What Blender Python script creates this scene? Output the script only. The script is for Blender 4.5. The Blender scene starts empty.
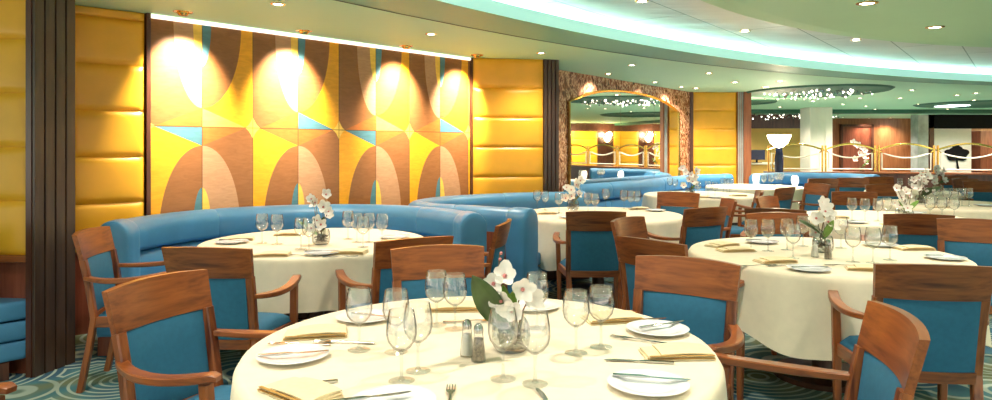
import bpy, bmesh, math, random
from mathutils import Vector, Matrix
random.seed(7)
sc = bpy.context.scene
COL = sc.collection
R = math.radians
PI = math.pi
F = 680.0; HOR = 147.0; CAMZ = 1.40
def at(px, Y, z=0.0): return Vector(((px-496)*Y/F, Y, z))          # column px at depth Y
def on(px, py, z):                                                 # point at height z seen at (px, py)
    Y = F*(CAMZ-z)/(py-HOR); return Vector(((px-496)*Y/F, Y, z))
def pxof(v): return 496+F*v.x/v.y

# ------------------------------------------------------------------ materials
def newmat(name):
    m = bpy.data.materials.new(name); m.use_nodes = True
    nt = m.node_tree; b = nt.nodes['Principled BSDF']; return m, nt, b
def N(nt, t, **kw):
    n = nt.nodes.new(t)
    for k, v in kw.items(): setattr(n, k, v)
    return n
def L(nt, a, b): nt.links.new(a, b)
def coords(nt, scale=(1,1,1), rot=(0,0,0), kind='Object'):
    tc = N(nt,'ShaderNodeTexCoord'); mp = N(nt,'ShaderNodeMapping')
    mp.inputs['Scale'].default_value = scale; mp.inputs['Rotation'].default_value = rot
    L(nt, tc.outputs[kind], mp.inputs[0]); return mp.outputs[0]
def ramp(nt, fac, stops):
    r = N(nt,'ShaderNodeValToRGB'); e = r.color_ramp.elements
    while len(e) < len(stops): e.new(.5)
    for i,(p,c) in enumerate(stops): e[i].position = p; e[i].color = (*c,1)
    L(nt, fac, r.inputs[0]); return r.outputs[0]
def bump(nt, b, h, s, d=.01):
    n = N(nt,'ShaderNodeBump'); n.inputs['Strength'].default_value = s; n.inputs['Distance'].default_value = d
    L(nt, h, n.inputs['Height']); L(nt, n.outputs[0], b.inputs['Normal'])
def simple(name, col, rough=.5, metal=0, var=.12, nscale=8, bmp=0, spec=.5, kind='Object'):
    m, nt, b = newmat(name)
    n = N(nt,'ShaderNodeTexNoise'); n.inputs['Scale'].default_value = nscale; n.inputs['Detail'].default_value = 3
    L(nt, coords(nt, kind=kind), n.inputs[0])
    c0 = tuple(max(0,c*(1-var)) for c in col); c1 = tuple(min(1,c*(1+var)) for c in col)
    L(nt, ramp(nt, n.outputs[0], [(.3,c0),(.7,c1)]), b.inputs['Base Color'])
    b.inputs['Roughness'].default_value = rough; b.inputs['Metallic'].default_value = metal
    b.inputs['Specular IOR Level'].default_value = spec
    if bmp: bump(nt, b, n.outputs[0], bmp)
    return m
def wood(name, c0, c1, axis, rough=.32):
    m, nt, b = newmat(name)
    s = [16,16,16]; s['xyz'.index(axis)] = 1.3
    v = coords(nt, tuple(s))
    n = N(nt,'ShaderNodeTexNoise'); n.inputs['Scale'].default_value = 1.0; n.inputs['Detail'].default_value = 4; n.inputs['Distortion'].default_value = 1.2
    L(nt, v, n.inputs[0])
    s2 = [90,90,90]; s2['xyz'.index(axis)] = 5
    n2 = N(nt,'ShaderNodeTexNoise'); n2.inputs['Scale'].default_value = 1; L(nt, coords(nt, tuple(s2)), n2.inputs[0])
    mx = N(nt,'ShaderNodeMath', operation='MULTIPLY_ADD'); L(nt, n2.outputs[0], mx.inputs[0]); mx.inputs[1].default_value = .35; L(nt, n.outputs[0], mx.inputs[2])
    L(nt, ramp(nt, mx.outputs[0], [(.45,c0),(.62,tuple((a+b_)/2 for a,b_ in zip(c0,c1))),(.85,c1)]), b.inputs['Base Color'])
    b.inputs['Roughness'].default_value = rough; b.inputs['Coat Weight'].default_value = .25; b.inputs['Coat Roughness'].default_value = .2
    return m
def emit(name, col, s):
    m, nt, b = newmat(name)
    b.inputs['Base Color'].default_value = (*col,1); b.inputs['Emission Color'].default_value = (*col,1); b.inputs['Emission Strength'].default_value = s
    return m
M = {}
WA, WB = (.10,.020,.005), (.37,.105,.024)
for ax in 'xyz': M['wood_'+ax] = wood('cherry_wood_'+ax, WA, WB, ax)
M['darkwood'] = wood('dark_mahogany', (.045,.014,.008), (.11,.035,.018), 'z', .3)
M['redwood'] = wood('red_mahogany', (.16,.035,.018), (.30,.085,.045), 'z', .3)
M['veneer'] = wood('orange_veneer', (.26,.075,.025), (.46,.16,.06), 'z', .28)
M['fluted'] = wood('bronze_brown_fluting', (.035,.017,.010), (.075,.038,.022), 'z', .35)
M['seat_blue'] = simple('blue_seat_fabric', (.02,.145,.27), .75, var=.07, nscale=40, bmp=.03)
M['booth_blue'] = simple('blue_leather', (.07,.25,.47), .36, var=.08, nscale=5)
M['yellow'] = simple('yellow_leather', (.86,.42,.025), .34, var=.07, nscale=4)
M['cloth'] = simple('cream_cloth', (.90,.80,.63), .85, var=.03, nscale=20)
M['napkin'] = simple('cream_napkin', (.86,.73,.48), .8, var=.06, nscale=50, bmp=.1)
M['napkin_hem_shade'] = simple('ochre_napkin_hem_shade', (.50,.28,.07), .8, var=.1, nscale=60)
M['china'] = simple('white_china', (.84,.87,.92), .12, var=.01)
M['silver'] = simple('polished_steel', (.5,.5,.5), .16, 1, var=.05)
M['brass'] = simple('polished_brass', (.95,.58,.15), .2, 1, var=.05)
M['cream_paint'] = simple('cream_paint', (.85,.80,.70), .4, var=.02)
M['ceil'] = simple('sage_ceiling', (.46,.76,.54), .6, var=.03, nscale=.6)
M['ceil_band'] = simple('deep_green_ceiling_band', (.18,.45,.34), .5, var=.04, nscale=1)
M['ceil_dark'] = simple('dark_green_recess', (.04,.14,.09), .7, var=.1, nscale=2)
M['disc'] = simple('pale_sage_disc', (.48,.76,.50), .6, var=.03, nscale=1)
M['white'] = simple('white_plaster', (.80,.78,.72), .5, var=.02)
M['ochre'] = simple('ochre_plaster', (.75,.46,.12), .5, var=.06, nscale=2)
M['petal'] = simple('white_petal', (.88,.84,.80), .55, var=.05, nscale=30)
M['pink'] = simple('pink_flower_centre', (.62,.22,.22), .6)
M['leaf'] = simple('dark_green_leaf', (.055,.10,.028), .32, var=.35, nscale=14)
M['leaf2'] = simple('fresh_green_leaf', (.16,.30,.05), .4, var=.3, nscale=14)
M['stem'] = simple('brown_stem', (.16,.09,.04), .6)
M['moss'] = simple('brown_twigs', (.09,.06,.03), .8, var=.8, nscale=60, bmp=.6)
M['black'] = simple('black_paint', (.010,.010,.011), .9, spec=.1)
M['salt'] = simple('white_salt', (.80,.78,.74), .8)
M['pepper'] = simple('ground_pepper', (.22,.18,.13), .8, var=.6, nscale=120)
M['greycol'] = simple('grey_marble', (.42,.44,.42), .3, var=.3, nscale=3)
M['screen'] = simple('dark_blue_screen', (.02,.03,.08), .2)
M['lamp'] = emit('lit_opal_glass', (1,.86,.62), 9)
M['bulb'] = emit('lit_bulb', (1,.86,.66), 14)
M['panel_light'] = emit('lit_panel', (.80,1,.92), 6)
M['cove'] = emit('fascia_glow', (.45,.84,.72), .34)  # fascia face emits by itself in place of the light falling on it
M['sconce'] = emit('lit_sconce', (1,.78,.42), 9)
M['candle'] = emit('lit_candle_glass', (1,.9,.74), 1.6)
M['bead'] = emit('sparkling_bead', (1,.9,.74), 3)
M['cove_strip'] = emit('cove_strip', (.72,1,.93), 3.5)
M['strip'] = emit('lit_white_strip', (1,.93,.8), .7)
def glassmat(name, tint, lo, hi, edge=.30):
    m, nt, b = newmat(name); nt.nodes.remove(b)
    out = nt.nodes['Material Output']
    t = N(nt,'ShaderNodeBsdfTransparent'); t.inputs[0].default_value = (*tint,1)
    g = N(nt,'ShaderNodeBsdfGlossy'); g.inputs['Roughness'].default_value = .04; g.inputs[0].default_value = (1,1,1,1)
    lw = N(nt,'ShaderNodeLayerWeight'); lw.inputs[0].default_value = .3
    mr = N(nt,'ShaderNodeMapRange'); mr.inputs['To Min'].default_value = lo; mr.inputs['To Max'].default_value = hi
    cr = ramp(nt, lw.outputs['Facing'], [(.0,tint),(.35,tint),(.8,tuple(c*edge for c in tint))]); L(nt, cr, t.inputs[0])
    mx = N(nt,'ShaderNodeMixShader'); L(nt, lw.outputs['Facing'], mr.inputs[0]); L(nt, mr.outputs[0], mx.inputs[0])
    L(nt, t.outputs[0], mx.inputs[1]); L(nt, g.outputs[0], mx.inputs[2]); L(nt, mx.outputs[0], out.inputs[0]); return m
M['glass'] = glassmat('clear_thin_glass', (.975,.978,.975), .07, .40)
M['glassthick'] = glassmat('clear_solid_glass', (.90,.915,.91), .06, .35)
M['glassfoot'] = glassmat('clear_foot_glass', (.93,.94,.935), .05, .30, 1.0)
def mirror_mat():
    m, nt, b = newmat('silvered_mirror'); b.inputs['Base Color'].default_value = (.9,.92,.9,1); b.inputs['Metallic'].default_value = 1; b.inputs['Roughness'].default_value = .02
    return m
M['mirror'] = mirror_mat()
def marble():
    m, nt, b = newmat('brown_mosaic_marble')
    n = N(nt,'ShaderNodeTexNoise'); n.inputs['Scale'].default_value = 16; n.inputs['Detail'].default_value = 9; n.inputs['Distortion'].default_value = .8
    L(nt, coords(nt, (1,1,.6)), n.inputs[0])
    L(nt, ramp(nt, n.outputs[0], [(.36,(.08,.02,.01)),(.46,(.34,.11,.045)),(.53,(.85,.52,.34)),(.58,(.26,.08,.04))]), b.inputs['Base Color'])
    b.inputs['Roughness'].default_value = .22; return m
M['marble'] = marble()
def carpet():
    m, nt, b = newmat('swirl_carpet'); v = coords(nt)
    vo = N(nt,'ShaderNodeTexVoronoi'); vo.inputs['Scale'].default_value = 1.9; L(nt, v, vo.inputs[0])
    mu = N(nt,'ShaderNodeMath', operation='MULTIPLY'); L(nt, vo.outputs['Distance'], mu.inputs[0]); mu.inputs[1].default_value = 62
    si = N(nt,'ShaderNodeMath', operation='SINE'); L(nt, mu.outputs[0], si.inputs[0])
    n = N(nt,'ShaderNodeTexNoise'); n.inputs['Scale'].default_value = 1.3; L(nt, v, n.inputs[0])
    ba = ramp(nt, n.outputs[0], [(.4,(.03,.10,.17)),(.52,(.06,.20,.24)),(.6,(.20,.24,.13))])
    f = N(nt,'ShaderNodeMapRange'); f.inputs['From Min'].default_value = .35; f.inputs['From Max'].default_value = .75; L(nt, si.outputs[0], f.inputs[0])
    mx = N(nt,'ShaderNodeMixRGB'); L(nt, f.outputs[0], mx.inputs[0]); L(nt, ba, mx.inputs[1]); mx.inputs[2].default_value = (.42,.52,.45,1)
    L(nt, mx.outputs[0], b.inputs['Base Color']); b.inputs['Roughness'].default_value = .95
    return m
M['carpet'] = carpet()
def tilemat():
    m, nt, b = newmat('metal_ceiling_tiles')
    br = N(nt,'ShaderNodeTexBrick'); br.offset = .5
    br.inputs['Scale'].default_value = 1; br.inputs['Brick Width'].default_value = 2.4; br.inputs['Row Height'].default_value = .62; br.inputs['Mortar Size'].default_value = .007
    br.inputs['Color1'].default_value = (.68,.74,.71,1); br.inputs['Color2'].default_value = (.58,.66,.62,1); br.inputs['Mortar'].default_value = (.14,.24,.2,1)
    L(nt, coords(nt, rot=(0,0,R(-52))), br.inputs[0]); L(nt, br.outputs[0], b.inputs['Base Color'])
    n = N(nt,'ShaderNodeTexNoise'); n.inputs['Scale'].default_value = 1.4; L(nt, coords(nt, (1,4,1), rot=(0,0,R(-52))), n.inputs[0])
    b.inputs['Metallic'].default_value = .1; b.inputs['Roughness'].default_value = .35; bump(nt, b, n.outputs[0], .25, .05)
    return m
M['tile'] = tilemat()
HALF = .449; ROWH = .87; ZMID = 1.567
def mural():
    m, nt, b = newmat('inlaid_mural')
    def mt(op, a, b_=None, c=None):
        n = N(nt,'ShaderNodeMath', operation=op)
        for i, x in enumerate((a,b_,c)):
            if x is None: continue
            if isinstance(x,(int,float)): n.inputs[i].default_value = x
            else: L(nt, x, n.inputs[i])
        return n.outputs[0]
    tc = N(nt,'ShaderNodeTexCoord'); sp = N(nt,'ShaderNodeSeparateXYZ'); L(nt, tc.outputs['Object'], sp.inputs[0])
    xc = mt('DIVIDE', mt('ADD', sp.outputs[0], .03), HALF); u0 = mt('SUBTRACT', mt('MODULO', xc, 2.0), 1.0)
    even = mt('GREATER_THAN', mt('MODULO', xc, 4.0), 2.0)
    dz = mt('SUBTRACT', sp.outputs[2], ZMID); row = mt('GREATER_THAN', dz, 0.0)
    sg = mt('SUBTRACT', mt('MULTIPLY', row, 2.0), 1.0)
    u = mt('MULTIPLY', u0, sg); w = mt('DIVIDE', mt('ABSOLUTE', dz), ROWH); au = mt('ABSOLUTE', u)
    right = mt('GREATER_THAN', u, 0.0); right0 = mt('GREATER_THAN', u0, 0.0)
    def ellq(h): # quarter-ellipse opening upward from w = 1-h
        q = mt('DIVIDE', mt('SUBTRACT', 1.0, w), h)
        return mt('SQRT', mt('MAXIMUM', mt('SUBTRACT', 1.0, mt('MULTIPLY', q, q)), 0.0))
    lim = mt('ADD', mt('SUBTRACT', .74, mt('MULTIPLY', row, .22)), mt('MULTIPLY', right, mt('ADD', .03, mt('MULTIPLY', row, .21))))
    inside = mt('LESS_THAN', au, mt('MULTIPLY', ellq(.82), lim))
    wedge = mt('LESS_THAN', au, mt('MULTIPLY', ellq(.42), .17))
    vb = mt('MULTIPLY', .18, mt('SUBTRACT', 1.0, mt('DIVIDE', au, .86)))
    edge = mt('MULTIPLY', .11, mt('POWER', mt('MAXIMUM', mt('DIVIDE', mt('SUBTRACT', au, .80), .20), 0.0), 2.2))
    low = mt('LESS_THAN', w, mt('MAXIMUM', vb, edge))
    corner = mt('LESS_THAN', w, edge)
    def mix(f, a, b_):
        n = N(nt,'ShaderNodeMixRGB'); L(nt, f, n.inputs[0])
        for i, x in ((1,a),(2,b_)):
            if isinstance(x, tuple): n.inputs[i].default_value = (*x,1)
            else: L(nt, x, n.inputs[i])
        return n.outputs[0]
    BR=(.31,.125,.042); MA=(.52,.28,.15); AM=(.90,.40,.022); YE=(.92,.58,.10); BL=(.09,.22,.27); RO=(.52,.16,.035)
    out = mix(right, BR, AM)
    ins = mix(right, MA, BR)
    c = mix(inside, out, ins)
    c = mix(wedge, c, mix(right, YE, BL))
    lowc = mix(row, mix(right0, mix(even, BL, RO), RO), mix(right0, RO, mix(even, YE, BL)))
    lowc = mix(corner, lowc, YE)
    c = mix(low, c, lowc)
    fr = mt('ABSOLUTE', mt('SUBTRACT', mt('FRACT', mt('ADD', xc, .5)), .5))
    joint = mt('MAXIMUM', mt('LESS_THAN', fr, .006), mt('LESS_THAN', w, .004))
    c = mix(joint, c, (.10,.045,.02))
    n = N(nt,'ShaderNodeTexNoise'); n.inputs['Scale'].default_value = 9; n.inputs['Detail'].default_value = 5; n.inputs['Distortion'].default_value = 1
    L(nt, coords(nt, (1,1,4)), n.inputs[0])
    mm = N(nt,'ShaderNodeMixRGB', blend_type='MULTIPLY'); mm.inputs[0].default_value = .55
    L(nt, c, mm.inputs[1]); L(nt, ramp(nt, n.outputs[0], [(.3,(.68,.66,.62)),(.7,(1,1,1))]), mm.inputs[2])
    L(nt, mm.outputs[0], b.inputs['Base Color']); b.inputs['Roughness'].default_value = .27
    return m
M['mural'] = mural()

# ------------------------------------------------------------------ mesh helpers
def link(name, bm, mats, parent=None, smooth=False, loc=None, rz=None, sharp=40):
    me = bpy.data.meshes.new(name)
    bmesh.ops.recalc_face_normals(bm, faces=bm.faces)
    if smooth:
        for f in bm.faces: f.smooth = True
        for e in bm.edges:
            if len(e.link_faces) == 2 and e.calc_face_angle(0) > R(sharp): e.smooth = False
    bm.to_mesh(me); bm.free()
    for m in (mats if isinstance(mats,(list,tuple)) else [mats]): me.materials.append(M[m] if isinstance(m,str) else m)
    o = bpy.data.objects.new(name, me); COL.objects.link(o)
    if parent is not None: o.parent = parent
    if loc is not None: o.location = loc
    if rz is not None: o.rotation_euler = (0,0,rz)
    return o
def tag(o, label=None, cat=None, group=None, kind=None):
    if label: o['label'] = label
    if cat: o['category'] = cat
    if group: o['group'] = group
    if kind: o['kind'] = kind
    return o
def empty(name, loc=(0,0,0), rz=0):
    o = bpy.data.objects.new(name, None); COL.objects.link(o); o.location = loc; o.rotation_euler = (0,0,rz); o.empty_display_size = .05
    return o
def kids(o): return [c for c in COL.objects if c.parent == o]
CH = {}
def copy_tree(o, parent=None):
    c = o.copy(); COL.objects.link(c); c.parent = parent
    if 'tree' not in CH or CH.get('n') != 1: pass
    for ch in list(o.children): copy_tree(ch, c)
    return c
def box(bm, x0,x1,y0,y1,z0,z1, bev=0, seg=2):
    r = bmesh.ops.create_cube(bm, size=1)
    for v in r['verts']:
        v.co = Vector(((x0+x1)/2+v.co.x*(x1-x0), (y0+y1)/2+v.co.y*(y1-y0), (z0+z1)/2+v.co.z*(z1-z0)))
    if bev:
        es = set(e for v in r['verts'] for e in v.link_edges)
        bmesh.ops.bevel(bm, geom=list(es), offset=bev, segments=seg, affect='EDGES', profile=.5)
def prism(bm, pts, z0, z1):
    a = [bm.verts.new((p[0],p[1],z0)) for p in pts]; b = [bm.verts.new((p[0],p[1],z1)) for p in pts]
    n = len(pts); bm.faces.new(a); bm.faces.new(b)
    for i in range(n): bm.faces.new((a[i],a[(i+1)%n],b[(i+1)%n],b[i]))
def lathe(bm, prof, seg=24, close=False, off=(0,0,0)):
    rings = []
    for r, z in prof:
        if r < 1e-6: rings.append([bm.verts.new((off[0],off[1],z+off[2]))])
        else: rings.append([bm.verts.new((off[0]+r*math.cos(2*PI*i/seg), off[1]+r*math.sin(2*PI*i/seg), z+off[2])) for i in range(seg)])
    for a, b in zip(rings, rings[1:]):
        for i in range(seg):
            j = (i+1)%seg
            if len(a)==1 and len(b)==1: continue
            if len(a)==1: bm.faces.new((a[0],b[i],b[j]))
            elif len(b)==1: bm.faces.new((a[i],b[0],a[j]))
            else: bm.faces.new((a[i],a[j],b[j],b[i]))
def sweep(bm, pts, w, h, side=None, taper=None, rnd=.3):
    """rectangular (chamfered) section swept along pts; side = section's width axis"""
    pts = [Vector(p) for p in pts]; rings = []
    for i, p in enumerate(pts):
        t = (pts[min(i+1,len(pts)-1)]-pts[max(i-1,0)]).normalized()
        s = Vector(side) if side is not None else Vector((0,0,1)).cross(t)
        s = (s - t*s.dot(t)).normalized(); u = t.cross(s).normalized()
        k = taper[i] if taper else 1
        a, b = w/2*k, h/2*k; c = rnd*min(a,b)
        rings.append([bm.verts.new(p+s*x+u*y) for x,y in ((a,b-c),(a-c,b),(c-a,b),(-a,b-c),(-a,c-b),(c-a,-b),(a-c,-b),(a,c-b))])
    for r0, r1 in zip(rings, rings[1:]):
        for i in range(8): bm.faces.new((r0[i],r0[(i+1)%8],r1[(i+1)%8],r1[i]))
    bm.faces.new(rings[0]); bm.faces.new(rings[-1][::-1])
def tube(bm, pts, r, seg=8):
    pts = [Vector(p) for p in pts]; rings = []
    for i, p in enumerate(pts):
        t = (pts[min(i+1,len(pts)-1)]-pts[max(i-1,0)]).normalized()
        s = t.orthogonal().normalized() if i == 0 else (s - t*s.dot(t)).normalized()
        u = t.cross(s); rr = r[i] if isinstance(r,(list,tuple)) else r
        rings.append([bm.verts.new(p+(s*math.cos(2*PI*k/seg)+u*math.sin(2*PI*k/seg))*rr) for k in range(seg)])
    for r0, r1 in zip(rings, rings[1:]):
        for i in range(seg): bm.faces.new((r0[i],r0[(i+1)%seg],r1[(i+1)%seg],r1[i]))
    bm.faces.new(rings[0]); bm.faces.new(rings[-1][::-1])
def bez(p0,p1,p2,p3,n=10):
    P = [Vector(p) for p in (p0,p1,p2,p3)]
    return [P[0]*(1-t)**3+P[1]*3*t*(1-t)**2+P[2]*3*t*t*(1-t)+P[3]*t**3 for t in [i/n for i in range(n+1)]]
def spline(pts, n=8):
    P = [Vector((p[0],p[1],0)) for p in pts]; out = []
    for i in range(len(P)-1):
        a = P[i-1] if i else P[0]*2-P[1]; b = P[i]; c = P[i+1]; d = P[i+2] if i+2 < len(P) else P[-1]*2-P[-2]
        for k in range(n):
            t = k/n; out.append(.5*((2*b)+(c-a)*t+(2*a-5*b+4*c-d)*t*t+(3*b-3*c+d-a)*t**3))
    out.append(P[-1]); return out
def frame2(P0, P1):
    d = Vector((P1[0]-P0[0], P1[1]-P0[1], 0)); return d.length, math.atan2(d.y, d.x)
def hit(px, py, P0, P1):      # where the sight line through (px,py) meets the upright plane P0-P1 -> (distance along, height)
    k = (px-496)/F; dx, dy = P1[0]-P0[0], P1[1]-P0[1]
    t = (P0[0]-k*P0[1])/(k*dy-dx); Y = P0[1]+dy*t
    return t*math.hypot(dx,dy), CAMZ-(py-HOR)*Y/F

# ------------------------------------------------------------------ room shell
HC = 2.45
bm = bmesh.new(); box(bm, -9,24,-4,30,-.1,0)
tag(link('floor', bm, 'carpet'), 'teal carpet with pale swirling rings under the tables', kind='structure')
E1 = (13.4,-7.54,18.0,19.1); E2 = (6.77,.12,7.0,7.44)
def ell(E, k, a): return (E[0]+E[2]*k*math.cos(a), E[1]+E[3]*k*math.sin(a))
def ring(bm, E, ka, za, kb, zb, seg=160):
    A = [bm.verts.new((*ell(E,ka,2*PI*i/seg), za)) for i in range(seg)]
    B = [bm.verts.new((*ell(E,kb,2*PI*i/seg), zb)) for i in range(seg)]
    for i in range(seg): bm.faces.new((A[i],A[(i+1)%seg],B[(i+1)%seg],B[i]))
bm = bmesh.new(); ring(bm, E1, 1.036,HC, 2.3,HC); ring(bm, E1, 2.3,HC, 2.3,HC+.4)
tag(link('ceiling', bm, 'ceil'), 'low sage green soffit with small downlights around the room', kind='structure')
bm = bmesh.new(); ring(bm, E1, 1.0,HC-.03, 1.0362,HC)
tag(link('trim_1', bm, 'ceil_band', smooth=True), 'deep green curved band edging the soffit', kind='structure')
bm = bmesh.new(); ring(bm, E1, 1.0,HC-.035, 1.001,HC+.075); ring(bm, E1, 1.001,HC+.075,1.012,HC+.075)
cl = link('cove_fascia', bm, 'cove', smooth=True); tag(cl, 'long aqua fascia with painted-in glow and cove light strip, curving along the raised ceiling', 'cove light')
bm = bmesh.new(); ring(bm, E1, 1.012,HC+.07, 1.035,HC+.07); link('light_strip', bm, 'cove_strip', cl)
bm = bmesh.new(); ring(bm, E1, 1.0352,HC-.004, 1.0368,HC-.004); tag(link('trim_9', bm, 'ceil_dark'), 'thin dark shadow gap curving along the soffit', kind='structure')
bm = bmesh.new()
sg = 160
c = bm.verts.new((E1[0],E1[1],HC+.17)); A = [bm.verts.new((*ell(E1,1.06,2*PI*i/sg), HC+.17)) for i in range(sg)]
for i in range(sg): bm.faces.new((c,A[i],A[(i+1)%sg]))
tag(link('ceiling', bm, 'tile'), 'raised ceiling of pale reflective metal tiles', kind='structure')
bm = bmesh.new(); sg = 128
lo = [bm.verts.new((*ell(E2,.965,2*PI*i/sg), HC)) for i in range(sg)]; bm.faces.new(lo)
m1 = [bm.verts.new((*ell(E2,1.0,2*PI*i/sg), HC+.035)) for i in range(sg)]; up = [bm.verts.new((*ell(E2,1.0,2*PI*i/sg), HC+.165)) for i in range(sg)]
for i in range(sg):
    j=(i+1)%sg; bm.faces.new((lo[i],lo[j],m1[j],m1[i])); bm.faces.new((m1[i],m1[j],up[j],up[i]))
tag(link('ceiling', bm, 'disc'), 'large round sage green dropped ceiling disc', kind='structure')

def wall_seg(name, P0, P1, z0, z1, mat, thick=.12, label=None):
    ln, a = frame2(P0,P1); bm = bmesh.new(); box(bm, 0, ln, 0, thick, z0, z1)
    return tag(link(name, bm, mat, loc=(P0[0],P0[1],0), rz=a), label, kind='structure')
def padded(P0, P1, zb, hcush, n, label, frame=True, out=.0):
    ln, a = frame2(P0,P1); root = empty('padded_wall_panel', (P0[0],P0[1],zb), a); tag(root, label, 'wall panel')
    bm = bmesh.new(); box(bm, 0, ln, .0, .03, 0, min(hcush*n, HC-zb)); link('backing_board', bm, 'yellow', root)
    for k in range(n):
        bm = bmesh.new(); nx, nz = 24, 16; z0 = k*hcush; z1 = min((k+1)*hcush, HC-zb); g = []
        ph = random.random()*6
        for j in range(nz+1):
            rw = []
            for i in range(nx+1):
                u, v = i/nx, j/nz
                d = .010+.024*(max(0,1-abs(2*u-1)**10))**.5*(max(0,1-abs(2*v-1)**6))**.5
                sag = -.012*math.sin(PI*u)*(1-2*v)*1.0
                d += .004*math.sin(7*u+ph)*math.sin(PI*v)*math.sin(PI*u)
                rw.append(bm.verts.new((u*ln, -d, z0+.0015+(z1-z0-.003)*v)))
            g.append(rw)
        for j in range(nz):
            for i in range(nx): bm.faces.new((g[j][i],g[j][i+1],g[j+1][i+1],g[j+1][i]))
        link('cushion', bm, 'yellow', root, smooth=True, sharp=80)
    return root
# left corner: padded wall over mahogany dado, fluted column
WL0, WL1 = (-6.2,4.45), (-2.86,4.2)
wall_seg('wall_left', WL0, WL1, 0, HC, 'redwood', .2, 'reddish mahogany dado wall at the far left corner')
d = Vector((WL1[0]-WL0[0], WL1[1]-WL0[1])).normalized()
PA = (WL1[0]-d.x*1.35, WL1[1]-d.y*1.35-.012)
padded(PA, (WL1[0]-.01, WL1[1]-.012), .735, .333, 6, 'yellow padded leather panel left of the dark fluted column')
bm = bmesh.new(); ln, a = frame2(WL0, WL1); box(bm, ln-1.4, ln, -.05, 0, .69, .735, .008)
tag(link('trim_2', bm, 'wood_x', loc=(*WL0,0), rz=a), 'wooden ledge under the left yellow panel', kind='structure')
# fluted column helper
def fluted(P0, P1, depth, n, label, mat='fluted', side=None):
    ln, a = frame2(P0,P1); root = empty('column', (P0[0],P0[1],0), a); tag(root, label, kind='structure')
    bm = bmesh.new(); box(bm, 0, ln, .02, depth, 0, HC); link('column_core', bm, side or 'darkwood', root)
    for k in range(n):
        x0 = ln*k/n+.006; x1 = ln*(k+1)/n-.006
        bm = bmesh.new(); box(bm, x0, x1, 0, .02, 0, HC, .003); link('flute', bm, mat, root)
    return root
fluted((-2.80,4.12), (-2.735,4.43), .06, 4, 'dark brown fluted column at the left')
wall_seg('wall_left', (-3.16,5.02),(-2.76,5.37), 0, HC, 'redwood', .15, 'mahogany wall behind the left end of the curved booth')
wall_seg('wall_left', (-2.95,4.6),(-3.16,5.03), 0, HC, 'redwood', .15, 'mahogany return beside the fluted column')
padded((-3.14,5.005),(-2.765,5.34), .62, .352, 6, 'yellow padded leather panel between fluted column and mural')
# mural wall
MU0, MU1 = (-2.75,5.37), (-.33,8.02)
wall_seg('wall_back', MU0, MU1, 0, HC, 'redwood', .2, 'wall carrying the inlaid mural')
ln, a = frame2(MU0, MU1)
bm = bmesh.new(); box(bm, 0, ln, -.03, -.002, ZMID-ROWH, HC-.035)
tag(link('mural', bm, 'mural', loc=(*MU0,0), rz=a), 'inlaid wall mural of overlapping brown, amber and blue arches', 'mural')
bm = bmesh.new(); box(bm, -.0, ln, -.05, .0, HC-.034, HC-.002, .005)
tag(link('trim_3', bm, 'strip', loc=(*MU0,0), rz=a), 'white strip along the top of the mural', kind='structure')
for k, x in enumerate((-.025, ln)):
    bm = bmesh.new(); box(bm, x-.0, x+.03, -.05, .05, 0, HC)
    tag(link('trim_%d'%(4+k), bm, 'darkwood', loc=(*MU0,0), rz=a), 'dark wooden upright at the %s edge of the mural'%('left' if k==0 else 'right'), kind='structure')
# centre padded panel
YC0, YC1 = (-.29,8.03), (.56,8.17)
wall_seg('wall_back', YC0, YC1, 0, HC, 'redwood', .2, 'wall behind the yellow panel in the middle')
padded((YC0[0]+.02,YC0[1]-.01), (YC1[0],YC1[1]-.01), .34, .352, 6, 'yellow padded leather panel between mural and marble mirror wall')
fluted((.57,8.13), (.765,8.2), .35, 4, 'brown fluted column between the yellow panel and the mirror')
# marble mirror wall
MW0, MW1 = (.72,9.07), (3.71,12.99)
ln, a = frame2(MW0, MW1)
wall_seg('wall_back', MW0, MW1, 0, HC, 'marble', .2, 'veined brown marble wall around the arched mirror')
u0,_ = hit(568,107,MW0,MW1); u1,_ = hit(678,110,MW0,MW1); um, zt = hit(626,92,MW0,MW1)
_, zs = hit(569,107,MW0,MW1); _, zs2 = hit(677,109,MW0,MW1); zs = (zs+zs2)/2
def arch_pts(x0,x1,z0,zs,zt,n=20):
    p = [(x0,z0),(x0,zs)]
    for i in range(1,n): 
        t = i/n; p.append((x0+(x1-x0)*t, zs+(zt-zs)*(1-abs(2*t-1)**2.6)))
    return p+[(x1,zs),(x1,z0)]
mr = empty('wall_mirror', (*MW0,0), a); tag(mr, 'large arched mirror set in the veined brown marble wall', 'mirror')
P = arch_pts(u0,u1,.5,zs,zt)
def poly_slab(bm, pts, y0, y1):
    A = [bm.verts.new((x,y0,z)) for x,z in pts]; B = [bm.verts.new((x,y1,z)) for x,z in pts]; n=len(pts)
    bm.faces.new(A); bm.faces.new(B)
    for i in range(n): bm.faces.new((A[i],A[(i+1)%n],B[(i+1)%n],B[i]))
thirds = [u0, u0+(u1-u0)*.4, u0+(u1-u0)*.72, u1]
for k in range(3):
    xa, xb = thirds[k]+.004, thirds[k+1]-.004
    zz = lambda x: zs+(zt-zs)*(1-abs(2*((x-u0)/(u1-u0))-1)**2.6)
    pp = [(xa,.5)]+[(xa+(xb-xa)*i/10, max(zs,zz(xa+(xb-xa)*i/10))) for i in range(11)]+[(xb,.5)]
    bm = bmesh.new(); poly_slab(bm, pp, -.02, -.004); link('mirror_pane', bm, 'mirror', mr)
bm = bmesh.new(); tube(bm, [(x,-.02,z) for x,z in P], .022, 6); link('mirror_frame', bm, 'brass', mr, smooth=True)
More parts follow.
